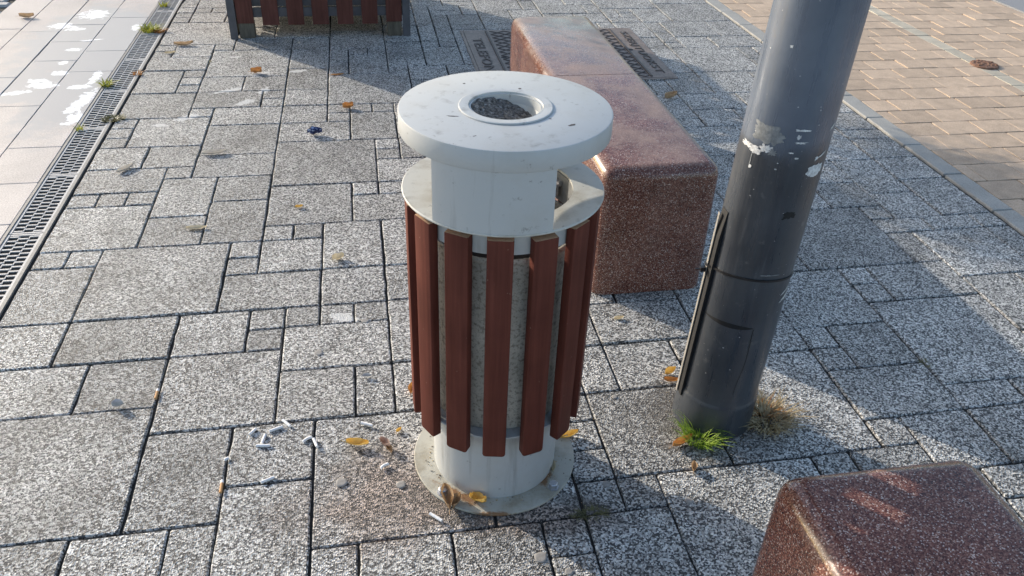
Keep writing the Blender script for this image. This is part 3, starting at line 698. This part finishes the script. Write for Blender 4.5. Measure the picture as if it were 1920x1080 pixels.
def shrub(x, y, label, zc, rx, rz, n, seed):
    t = EMPTY('shrub', label, 'shrub', (x, y, QH - .02), 'shrubs growing in the planter box'); q = random.Random(seed)
    bm = bmesh.new()
    def limb(p, d, L, r, dep):
        segs = 4; ring0 = None; pos = p.copy(); dd = d.copy()
        for s in range(segs + 1):
            rr = r * (1 - .5 * s / segs); A = dd.orthogonal().normalized(); B = dd.cross(A)
            ring = [bm.verts.new(pos + A * rr * math.cos(k * PI / 3) + B * rr * math.sin(k * PI / 3)) for k in range(6)]
            if ring0:
                for k in range(6): bm.faces.new((ring0[k], ring0[(k + 1) % 6], ring[(k + 1) % 6], ring[k]))
            ring0 = ring; dd = (dd + Vector((q.gauss(0, .12), q.gauss(0, .12), q.gauss(0, .06)))).normalized(); pos = pos + dd * (L / segs)
        if dep:
            for _ in range(4): limb(pos, (dd + Vector((q.gauss(0, .6), q.gauss(0, .6), q.uniform(0, .5)))).normalized(), L * .7, r * .5, dep - 1)
    limb(Vector((x, y, QH - .04)), Vector((0, 0, 1)), zc - QH - rz * .5, .018, 2)
    part('trunk', bm, 'bark', t)
    V = []; F = []
    clumps = []
    for k in range(26):
        u = Vector((q.gauss(0, 1), q.gauss(0, 1), q.gauss(0, 1))).normalized() * q.uniform(.35, 1.0) ; clumps.append(Vector((x + u.x * rx, y + u.y * rx, zc + u.z * rz)))
    for k in range(n):
        c_ = q.choice(clumps); p = c_ + Vector((q.gauss(0, .08), q.gauss(0, .08), q.gauss(0, .07))); L = q.uniform(.035, .06); w = L * .45
        d = Vector((q.gauss(0, 1), q.gauss(0, 1), q.gauss(.2, .6))).normalized(); s = d.cross(Vector((q.gauss(0, 1), q.gauss(0, 1), 1))).normalized(); up = s.cross(d)
        b0 = len(V); V += [p, p + d * L * .5 + s * w * .5 + up * .004, p + d * L, p + d * L * .5 - s * w * .5 + up * .004]; F.append((b0, b0 + 1, b0 + 2, b0 + 3))
    me = bpy.data.meshes.new('crown'); me.from_pydata([tuple(a) for a in V], [], F); o = OBJECT('crown', me, 'green', t); o.matrix_parent_inverse = Matrix.Translation(t.location).inverted()
shrub(-.48, 5.62, 'leafy green shrub at the near left of the planter box', 1.52, .30, .40, 1900, 1)
shrub(.02, 5.62, 'leafy green shrub at the near right of the planter box', 1.50, .30, .40, 1900, 2)
shrub(-.46, 6.06, 'leafy green shrub at the far left of the planter box', 1.56, .30, .42, 1900, 3)
shrub(.04, 6.06, 'leafy green shrub at the far right of the planter box', 1.46, .30, .38, 1900, 4)

# ------------------------------------------------------------------ litter: butts, leaves, weeds
def butt(x0, y0, x1, y1, label, filt=0, z=.004, bend=0.):
    L = math.hypot(x1 - x0, y1 - y0); ang = math.atan2(y1 - y0, x1 - x0); r = .0042
    bm = bmesh.new(); n = 8; rings = []
    for k in range(n + 1):
        t = k / n; rr = r * (.98 + .06 * math.sin(k * 2.1 + x0 * 90)); by = bend * math.sin(PI * t)
        rings.append([bm.verts.new((L * t, by + rr * math.cos(a * PI / 6), r + rr * .92 * math.sin(a * PI / 6))) for a in range(12)])
    for k, (A, B) in enumerate(zip(rings, rings[1:])):
        for a in range(12):
            f = bm.faces.new((A[a], A[(a + 1) % 12], B[(a + 1) % 12], B[a])); f.material_index = 1 if (filt == 1 and k < 6) else 0
    f = bm.faces.new(rings[0]); f.material_index = 1 if filt else 0
    f = bm.faces.new(rings[-1]); f.material_index = 0
    o = OBJECT('cigarette_butt', bm, ['paper', 'filter']); o.location = (x0, y0, .0008); o.rotation_euler = (0, 0, ang); autosmooth(o, 50)
    return tag(o, label, 'cigarette butt', 'cigarette butts dropped on the grey slabs')
butt(-0.366, 1.719, -0.351, 1.739, 'short white cigarette butt, leftmost of the cluster on the slab left of the bin', 0, bend=0.)
butt(-0.315, 1.724, -0.28, 1.738, 'white cigarette butt lying sideways at the top of the cluster left of the bin', 0, bend=0.)
butt(-0.281, 1.765, -0.259, 1.736, 'white cigarette butt at the far end of the cluster, against the dark joint', 0, bend=0.)
butt(-0.331, 1.679, -0.324, 1.713, 'white cigarette butt standing over another in a T shape, left of the bin', 0, bend=0.)
butt(-0.345, 1.673, -0.309, 1.669, 'white cigarette butt forming the crossbar of the T in the cluster', 0, bend=0.)
butt(-0.223, 1.67, -0.2, 1.686, 'bent white cigarette butt beside the upright slab joint left of the bin', 0, bend=.003)
butt(-0.195, 1.679, -0.185, 1.647, 'white cigarette butt lying in the upright slab joint left of the bin', 0, bend=0.)
butt(-0.323, 1.538, -0.291, 1.552, 'white cigarette butt along the cracked joint below the cluster', 0, bend=0.)
butt(-0.067, 1.725, -0.036, 1.709, 'flattened white cigarette butt on its own behind the yellow leaf', 0, bend=0.)
butt(-0.02, 1.544, -0.0, 1.558, 'crushed white cigarette butt just left of the bin base', 0, bend=.003)
butt(0.093, 1.377, 0.12, 1.35, 'clean white cigarette butt in front of the bin base by the brown leaf', 0, bend=0.)
butt(-0.64, 1.902, -0.64, 1.943, 'orange filtered cigarette butt in the slab joint at the far left', 1, bend=0.)
butt(-0.419, 1.517, -0.419, 1.559, 'orange filtered cigarette butt in the joint below and left of the cluster', 1, bend=0.)
butt(-0.422, 1.631, -0.412, 1.637, 'tiny crumpled white butt end in the joint at left of the cluster', 0, bend=0.)
def leaf(x, y, L, W, ang, mat, label, curl=.5, bend=.2, fold=0., seed=0, z=.001, pt=.8, crump=.15, name='fallen_leaf', lift=0.):
    q = random.Random(seed); bm = bmesh.new(); nx, ny = 14, 8; G_ = []
    for i in range(nx + 1):
        t = i / nx; hw = W / 2 * (math.sin(PI * min(1, t * .98 + .02)) ** pt) * (1 + .12 * mnoise.noise(Vector((t * 6, seed, 0)))) * (1.15 - .3 * t)
        row = []
        for j in range(ny + 1):
            s = j / ny * 2 - 1
            yy = s * hw; zz = curl * abs(s) ** 1.7 * W * .5 + bend * L * (t - .45) ** 2 + fold * abs(s) * hw
            yy *= (1 - curl * .25 * abs(s))
            zz += crump * W * .35 * mnoise.noise(Vector((t * 4 + seed * 3, s * 1.6, seed))) + crump * W * .12 * mnoise.noise(Vector((t * 11 + seed * 3, s * 4, seed + 5)))
            row.append(bm.verts.new((L * (t - .5), yy, zz)))
        G_.append(row)
    for i in range(nx):
        for j in range(ny): bm.faces.new((G_[i][j], G_[i + 1][j], G_[i + 1][j + 1], G_[i][j + 1]))
    # stalk
    e = G_[0][ny // 2].co; pts = [e + Vector((-L * .08 * k, L * .02 * k * (1 if seed % 2 else -1), .001 * k)) for k in range(4)]; pr = None
    for p in pts:
        ring = [bm.verts.new(p + Vector((0, .0007 * math.cos(a * PI / 2), .0007 * math.sin(a * PI / 2)))) for a in range(4)]
        if pr:
            for a in range(4): bm.faces.new((pr[a], pr[(a + 1) % 4], ring[(a + 1) % 4], ring[a]))
        pr = ring
    bmesh.ops.rotate(bm, cent=(0, 0, 0), matrix=Matrix.Rotation(lift, 3, 'X'), verts=bm.verts)
    mz = min(v_.co.z for v_ in bm.verts)
    for v_ in bm.verts: v_.co.z -= mz
    o = OBJECT(name, bm, mat, smooth=True); o.location = (x, y, z); o.rotation_euler = (0, 0, R(ang))
    return tag(o, label, 'leaf', 'fallen leaves on the paving')
leaf(-0.078, 1.642, 0.062, 0.03, -14, 'yellow', 'curled bright yellow leaf on the slab left of the bin', 0.7, 0.5, 0.3, 1)
leaf(0.035, 1.681, 0.02, 0.014, 40, 'yellow', 'tiny yellow leaf scrap close to the left foot of the bin', 0.8, 0.6, 0.2, 2)
leaf(-0.005, 1.63, 0.04, 0.026, -50, 'pinkish', 'small shrivelled pinkish leaf left of the bin base', 0.9, 0.8, 0.4, 3, crump=.5)
leaf(0.006, 1.608, 0.032, 0.02, -70, 'brown', 'shrivelled brown leaf just under the pinkish one by the bin', 0.9, 0.6, 0.3, 4, crump=.5)
leaf(0.139, 1.41, 0.072, 0.04, 95, 'brown', 'large folded brown leaf leaning over the front edge of the bin base', 0.9, 0.4, 0.7, 5, z=.006, crump=.3)
leaf(0.161, 1.396, 0.045, 0.03, 60, 'brown', 'smaller brown leaf half tucked under the large one on the bin base', 0.9, 0.5, 0.6, 15, z=.007, crump=.4)
leaf(0.215, 1.396, 0.046, 0.034, -30, 'yellow', 'crumpled pale yellow leaf on the front of the bin base', 0.8, 0.7, 0.4, 6, z=.007, crump=.6)
leaf(0.427, 1.485, 0.04, 0.018, 80, 'pale', 'thin pale leaf standing against the bin foot on the right of its base', 0.8, 0.4, 0.4, 7, z=.007)
leaf(0.496, 1.594, 0.058, 0.026, 12, 'yellow', 'curled yellow leaf at the back right of the bin base', 0.9, 0.5, 0.4, 8)
leaf(0.791, 2.116, 0.034, 0.02, 5, 'pale', 'pale cream leaf on the sunlit slab between bin and bench', 0.7, 0.5, 0.2, 9)
leaf(0.8, 1.523, 0.068, 0.026, 20, 'orange', 'long twisted orange leaf beside the green grass tuft at the pole', 1.0, 0.7, 0.6, 10)
leaf(0.869, 1.821, 0.04, 0.03, 20, 'yellow', 'yellow leaf on the far side of the pole foot, left edge', 0.8, 0.6, 0.3, 11)
leaf(0.86, 1.784, 0.045, 0.022, -15, 'orange', 'orange leaf lying in the joint left of the pole foot', 0.8, 0.6, 0.3, 12)
leaf(0.8, 1.431, 0.034, 0.022, 70, 'brown', 'small brown folded leaf on the joint in front of the pole', 0.9, 0.6, 0.7, 13)
leaf(-0.662, 2.891, 0.078, 0.03, -2, 'pale', 'long flat cream leaf across a joint on the left grey slabs', 0.35, 0.25, 0.1, 14)
leaf(-1.028, 3.442, 0.085, 0.026, 50, 'greyleaf', 'greyish curled leaf lying on a joint near the drain', 0.8, 0.3, 0.4, 16)
leaf(-0.678, 3.573, 0.105, 0.034, 8, 'greyleaf', 'dry greyish leaf on a joint two slabs behind the cream leaf', 0.6, 0.2, 0.3, 17)
leaf(-0.129, 2.603, 0.044, 0.04, 20, 'pale', 'small round crumpled beige leaf on the slab just left of the bin slats', 0.5, 0.4, 0.1, 18, pt=.5, crump=.5)
leaf(-0.081, 4.075, 0.055, 0.04, 0, 'orange', 'bright orange leaf standing on a joint left of the lid', 0.9, 0.6, 0.3, 19, crump=.6)
leaf(-0.579, 4.641, 0.06, 0.042, 0, 'orange', 'orange leaf in the sun in front of the planter box', 0.9, 0.6, 0.3, 20, crump=.6)
leaf(-1.042, 5.165, 0.11, 0.035, 5, 'brown', 'long brown leaf on a joint between drain and planter', 0.8, 0.4, 0.2, 21)
leaf(-0.135, 4.575, 0.07, 0.022, 5, 'orange', 'flat tan leaf on a joint at the edge of the planter shade', 0.4, 0.2, 0.1, 22)
leaf(0.082, 1.845, 0.045, 0.026, 80, 'orange', 'orange leaf peeping from behind the left slats of the bin', 0.8, 0.5, 0.4, 23)
leaf(1.652, 4.08, 0.085, 0.045, 20, 'brown', 'curled brown leaf against the right side of the far bench block', 0.9, 0.5, 0.4, 24)
leaf(-1.095, 5.018, 0.06, 0.02, 10, 'pale', 'small straw coloured leaf between the drain and the planter box', 0.6, 0.3, 0.2, 25)
leaf(-2.096, 5.799, 0.09, 0.05, 0, 'brown', 'brown leaf on the beige slabs in the far left corner', 0.7, 0.4, 0.2, 26)
leaf(-0.285, 3.023, 0.03, 0.02, 10, 'yellow', 'tiny yellow leaf on the slab left of the slats, near the lid ring', 0.6, 0.5, 0.2, 27)
tag(leaf(-0.239, 3.749, .07, .04, 8, 'blue', '', .9, .3, .5, 31, crump=.7, name='sweet_wrapper'), 'crumpled dark blue foil wrapper on the grey slab left of the lid', 'wrapper')['group'] = 'scraps of litter'
tag(leaf(-0.737, 1.885, .030, .024, 0, 'grey_litter', '', .9, .6, .8, 32, crump=.7, name='paper_scrap'), 'small folded grey paper scrap in a joint at far left', 'paper')['group'] = 'scraps of litter'
tag(leaf(-0.046, 1.925, .030, .014, 0, 'grey_litter', '', .8, .4, .5, 33, crump=.5, name='paper_scrap'), 'thin grey paper scrap on the slab left of the lower slats', 'paper')['group'] = 'scraps of litter'
def tuft(x, y, n, h, rad, mat, label, name='grass_tuft', cat='grass tuft', lean=.6, w=.0022, seed=0, flat=1., squash=None):
    q = random.Random(seed); V = []; F = []
    for k in range(n):
        a = q.uniform(0, 2 * PI); r0 = rad * math.sqrt(q.random()) * .55; bx, by = r0 * math.cos(a), r0 * math.sin(a)
        if squash: bx, by = bx * squash[0], by * squash[1]
        aa = a + q.gauss(0, .7); H = h * q.uniform(.5, 1.1); out = lean * H * q.uniform(.2, 1.3); sx, sy = -math.sin(aa), math.cos(aa); b0 = len(V)
        for s in range(5):
            t = s / 4; ww = w * (1 - t * .85); px, py = bx + math.cos(aa) * out * t ** 1.6, by + math.sin(aa) * out * t ** 1.6; pz = H * flat * (t - .35 * t * t * lean)
            V += [(px - sx * ww, py - sy * ww, pz), (px + sx * ww, py + sy * ww, pz)]
        for s in range(4): F.append((b0 + 2 * s, b0 + 2 * s + 1, b0 + 2 * s + 3, b0 + 2 * s + 2))
    me = bpy.data.meshes.new(name); me.from_pydata(V, [], F); o = OBJECT(name, me, mat); o.location = (x, y, -.004)
    return tag(o, label, cat)
tuft(0.859, 1.54, 260, 0.072, 0.08, 'grass', 'bright green grass tuft growing at the front of the pole foot', seed=1, lean=0.8)
tuft(1.078, 1.584, 420, 0.07, 0.11, 'straw', 'dry straw coloured grass clump on the right of the pole foot', seed=2, lean=1.0, w=0.0022)
tuft(1.086, 1.62, 60, 0.05, 0.06, 'orange', 'rusty dead weed behind the dry clump right of the pole', seed=3, lean=1.0, w=0.003, name='weed', cat='weed')
tuft(-1.292, 5.48, 120, 0.05, 0.09, 'weed', 'yellow green weed filling the drain grate in front of the planter', seed=4, lean=1.1, w=0.006, name='weed', cat='weed')
tuft(-1.229, 5.443, 50, 0.035, 0.05, 'orange', 'withered orange weed at the right rim of the drain', seed=14, lean=1.1, w=0.005, name='weed', cat='weed')
tuft(-1.201, 4.029, 170, 0.022, 0.07, 'moss', 'low olive moss clump spilling over the right rim of the drain', seed=5, lean=1.2, w=0.004, name='moss_clump', cat='moss', squash=(1.3, 1.0))
tuft(-1.335, 4.503, 40, 0.045, 0.05, 'weed', 'small bright weed at the left rim of the drain', seed=6, lean=1.1, w=0.006, name='weed', cat='weed')
tuft(-1.303, 6.045, 24, 0.05, 0.04, 'weed', 'tiny weed in the farthest visible stretch of the drain', seed=7, lean=1.0, w=0.005, name='weed', cat='weed')
tuft(-1.325, 3.909, 14, 0.05, 0.03, 'weed', 'thin yellow sprout at the left rim of the drain, nearest the beige slabs', seed=8, lean=0.7, w=0.003, name='weed', cat='weed')
tuft(-1.213, 4.677, 30, 0.03, 0.05, 'orange', 'dry tan weed on the right rim of the drain', seed=15, lean=1.2, w=0.004, name='weed', cat='weed')
tuft(0.488, 1.324, 200, 0.014, 0.05, 'moss', 'dark dry moss in the joint in the shade right of the bin base', seed=9, lean=1.4, w=0.0016, name='moss_clump', cat='moss', squash=(1.6, 0.6))
tuft(1.701, 1.765, 60, 0.012, 0.03, 'moss', 'small olive moss spot on a joint corner at the right', seed=10, lean=1.3, w=0.0016, name='moss_clump', cat='moss')
tuft(-0.862, 4.85, 50, 0.012, 0.04, 'moss', 'moss strip in an upright joint near the planter', seed=11, lean=1.3, w=0.003, name='moss_clump', cat='moss', squash=(0.4, 1.8))
def gumspot(x, y, r, label, seed):
    bm = bmesh.new(); cen = bm.verts.new((0, 0, .0016)); pr = None
    for ri, zz in ((.6, .0016), (.9, .0012), (1., 0.)):
        ring = [bm.verts.new((math.cos(2 * PI * s / 28) * r * ri * (1 + .25 * mnoise.noise(Vector((math.cos(2 * PI * s / 28) * 1.5, math.sin(2 * PI * s / 28) * 1.5, seed)))), math.sin(2 * PI * s / 28) * r * ri * (1 + .2 * mnoise.noise(Vector((math.sin(2 * PI * s / 28) * 1.7, math.cos(2 * PI * s / 28), seed + 3)))), zz)) for s in range(28)]
        for s in range(28):
            if pr: bm.faces.new((pr[s], pr[(s + 1) % 28], ring[(s + 1) % 28], ring[s]))
            else: bm.faces.new((cen, ring[s], ring[(s + 1) % 28]))
        pr = ring
    o = OBJECT('gum_spot', bm, 'gum', smooth=True); o.location = (x, y, .0012); return tag(o, label, 'chewing gum', 'trodden chewing gum spots')
gumspot(0.029, 1.485, 0.013, 'round pale gum spot just left of the bin base', 0)
gumspot(0.75, 1.327, 0.01, 'pale gum spot on the sunlit slab near the bench corner', 1)
gumspot(0.555, 1.412, 0.011, 'grey gum spot in the shade right of the bin base', 2)
gumspot(0.339, 1.212, 0.016, 'brown gum spot at the bottom edge below the bin', 3)
gumspot(0.396, 1.163, 0.01, 'tiny gum spot in the lowest corner slab below the bin', 4)
gumspot(-0.122, 1.513, 0.016, 'faint grey gum spot on the large stained slab', 5)
gumspot(-0.189, 2.06, 0.014, 'grey gum spot on the slab behind the butts', 6)
gumspot(-0.043, 2.211, 0.013, 'small gum spot left of the slats at mid height', 7)
gumspot(0.669, 1.739, 0.009, 'gum spot on the slab between bin and pole', 8)
# crumbs of leaf, grit and ash lying about, thickest round the bin and the pole and along the joints
q = random.Random(21); V = []; F = []; MI = []
def crumb(x, y, s, z=.0):
    b0 = len(V); a = q.uniform(0, 6.3); k = q.uniform(.4, 1.)
    for (u, w_, h) in ((1, 0, 0), (-.5, .8 * k, 0), (-.6, -.7 * k, 0), (0, 0, .6 * k), (.1, .1, -.2)):
        V.append((x + s * (u * math.cos(a) - w_ * math.sin(a)), y + s * (u * math.sin(a) + w_ * math.cos(a)), z + s * h + .0006))
    m_ = q.choices((0, 1, 2, 3), (5, 3, 2, 2))[0]
    for f in ((0, 1, 3), (1, 2, 3), (2, 0, 3), (1, 0, 4), (2, 1, 4), (0, 2, 4)): F.append(tuple(b0 + i for i in f)); MI.append(m_)
for _ in range(230):
    a = q.uniform(0, 6.3); r_ = prad(0) + .006 + abs(q.gauss(0, .04)); crumb(PX + r_ * math.cos(a), PY + r_ * math.sin(a), q.uniform(.0012, .0035))
for _ in range(200):
    a = q.uniform(0, 6.3); r_ = .218 + abs(q.gauss(0, .06)); crumb(BX + r_ * math.cos(a), BY + r_ * math.sin(a), q.uniform(.001, .0028))
for _ in range(150):
    a = q.uniform(0, 6.3); r_ = .163 + abs(q.gauss(0, .018)); crumb(BX + min(r_, .21) * math.cos(a), BY + min(r_, .21) * math.sin(a), q.uniform(.0012, .004), .0072)
for _ in range(420):
    s_ = q.choice(SL[:150]); x = s_[q.choice((0, 1))] * MX + OX + q.gauss(0, .006); y = q.uniform(s_[2], s_[3]) * MY + OY
    if q.random() < .5: x = q.uniform(s_[0], s_[1]) * MX + OX; y = s_[q.choice((2, 3))] * MY + OY + q.gauss(0, .006)
    x, y = warp(x, y); crumb(x, y, q.uniform(.0010, .0026), -.002)
me = bpy.data.meshes.new('grit'); me.from_pydata(V, [], F); o = OBJECT('grit', me, ['bark', 'straw', 'pebble', 'brown'])
me.polygons.foreach_set('material_index', MI)
tag(o, 'scattered grit and leaf crumbs on the paving round the bin and pole', 'grit', kind='stuff')
# a few chips in the lid paint
for (x, y, w_, h_, a, sd_) in ((.395, 1.455, .010, .0035, 20, 1), (.170, 1.52, .012, .002, -15, 2), (.33, 1.66, .004, .003, 0, 3), (.215, 1.70, .003, .0025, 0, 4), (.36, 1.49, .003, .002, 0, 5), (.20, 1.42, .004, .0015, 30, 6)):
    bm = bmesh.new(); n = 22; ring = []
    for s in range(n):
        t = 2 * PI * s / n; k = 1 + .7 * mnoise.noise(Vector((math.cos(t) * 1.6, math.sin(t) * 1.6, sd_ * 3.3))); u, w2 = math.cos(t) * w_ * k, math.sin(t) * h_ * k
        ring.append(bm.verts.new((x + u * math.cos(R(a)) - w2 * math.sin(R(a)), y + u * math.sin(R(a)) + w2 * math.cos(R(a)), .98075)))
    bm.faces.new(ring); part('paint_chip', bm, 'letter', None, None)
# ------------------------------------------------------------------ camera, sun, sky
cam = bpy.data.cameras.new('camera'); cam.sensor_width = 36; cam.lens = 28.8167; cam.clip_end = 500; cam.clip_start = .02
co = bpy.data.objects.new('camera', cam); COL.objects.link(co); sc.camera = co
co.matrix_world = Matrix([[0.984407, 0.066552, -0.162831, 0], [-0.172217, 0.55323, -0.815032, 0], [0.035841, 0.830366, 0.556065, 1.6], [0, 0, 0, 1]])
EL, AZ = R(19.0), R(-43.1)
sd = Vector((math.sin(AZ) * math.cos(EL), math.cos(AZ) * math.cos(EL), math.sin(EL)))
sl = bpy.data.lights.new('sun', 'SUN'); sl.energy = 2.9; sl.angle = R(.5); sl.color = (1., .91, .78)
so = bpy.data.objects.new('sun', sl); COL.objects.link(so); so.rotation_euler = (-sd).to_track_quat('-Z', 'Y').to_euler(); so.location = sd * 20
w = bpy.data.worlds.new('World'); sc.world = w; w.use_nodes = True
nt = w.node_tree; sk = nt.nodes.new('ShaderNodeTexSky'); sk.sky_type = 'NISHITA'; sk.sun_disc = False
sk.sun_elevation = EL; sk.sun_rotation = AZ; sk.air_density = 1.0; sk.dust_density = 1.5; sk.ozone_density = 1.2
nt.links.new(sk.outputs[0], nt.nodes['Background'].inputs[0]); nt.nodes['Background'].inputs[1].default_value = .145
sc.view_settings.view_transform = 'Standard'; sc.view_settings.look = 'None'; sc.view_settings.gamma = 1; sc.view_settings.exposure = .85
sc.render.engine = 'CYCLES'; sc.cycles.use_denoising = True; sc.cycles.max_bounces = 6
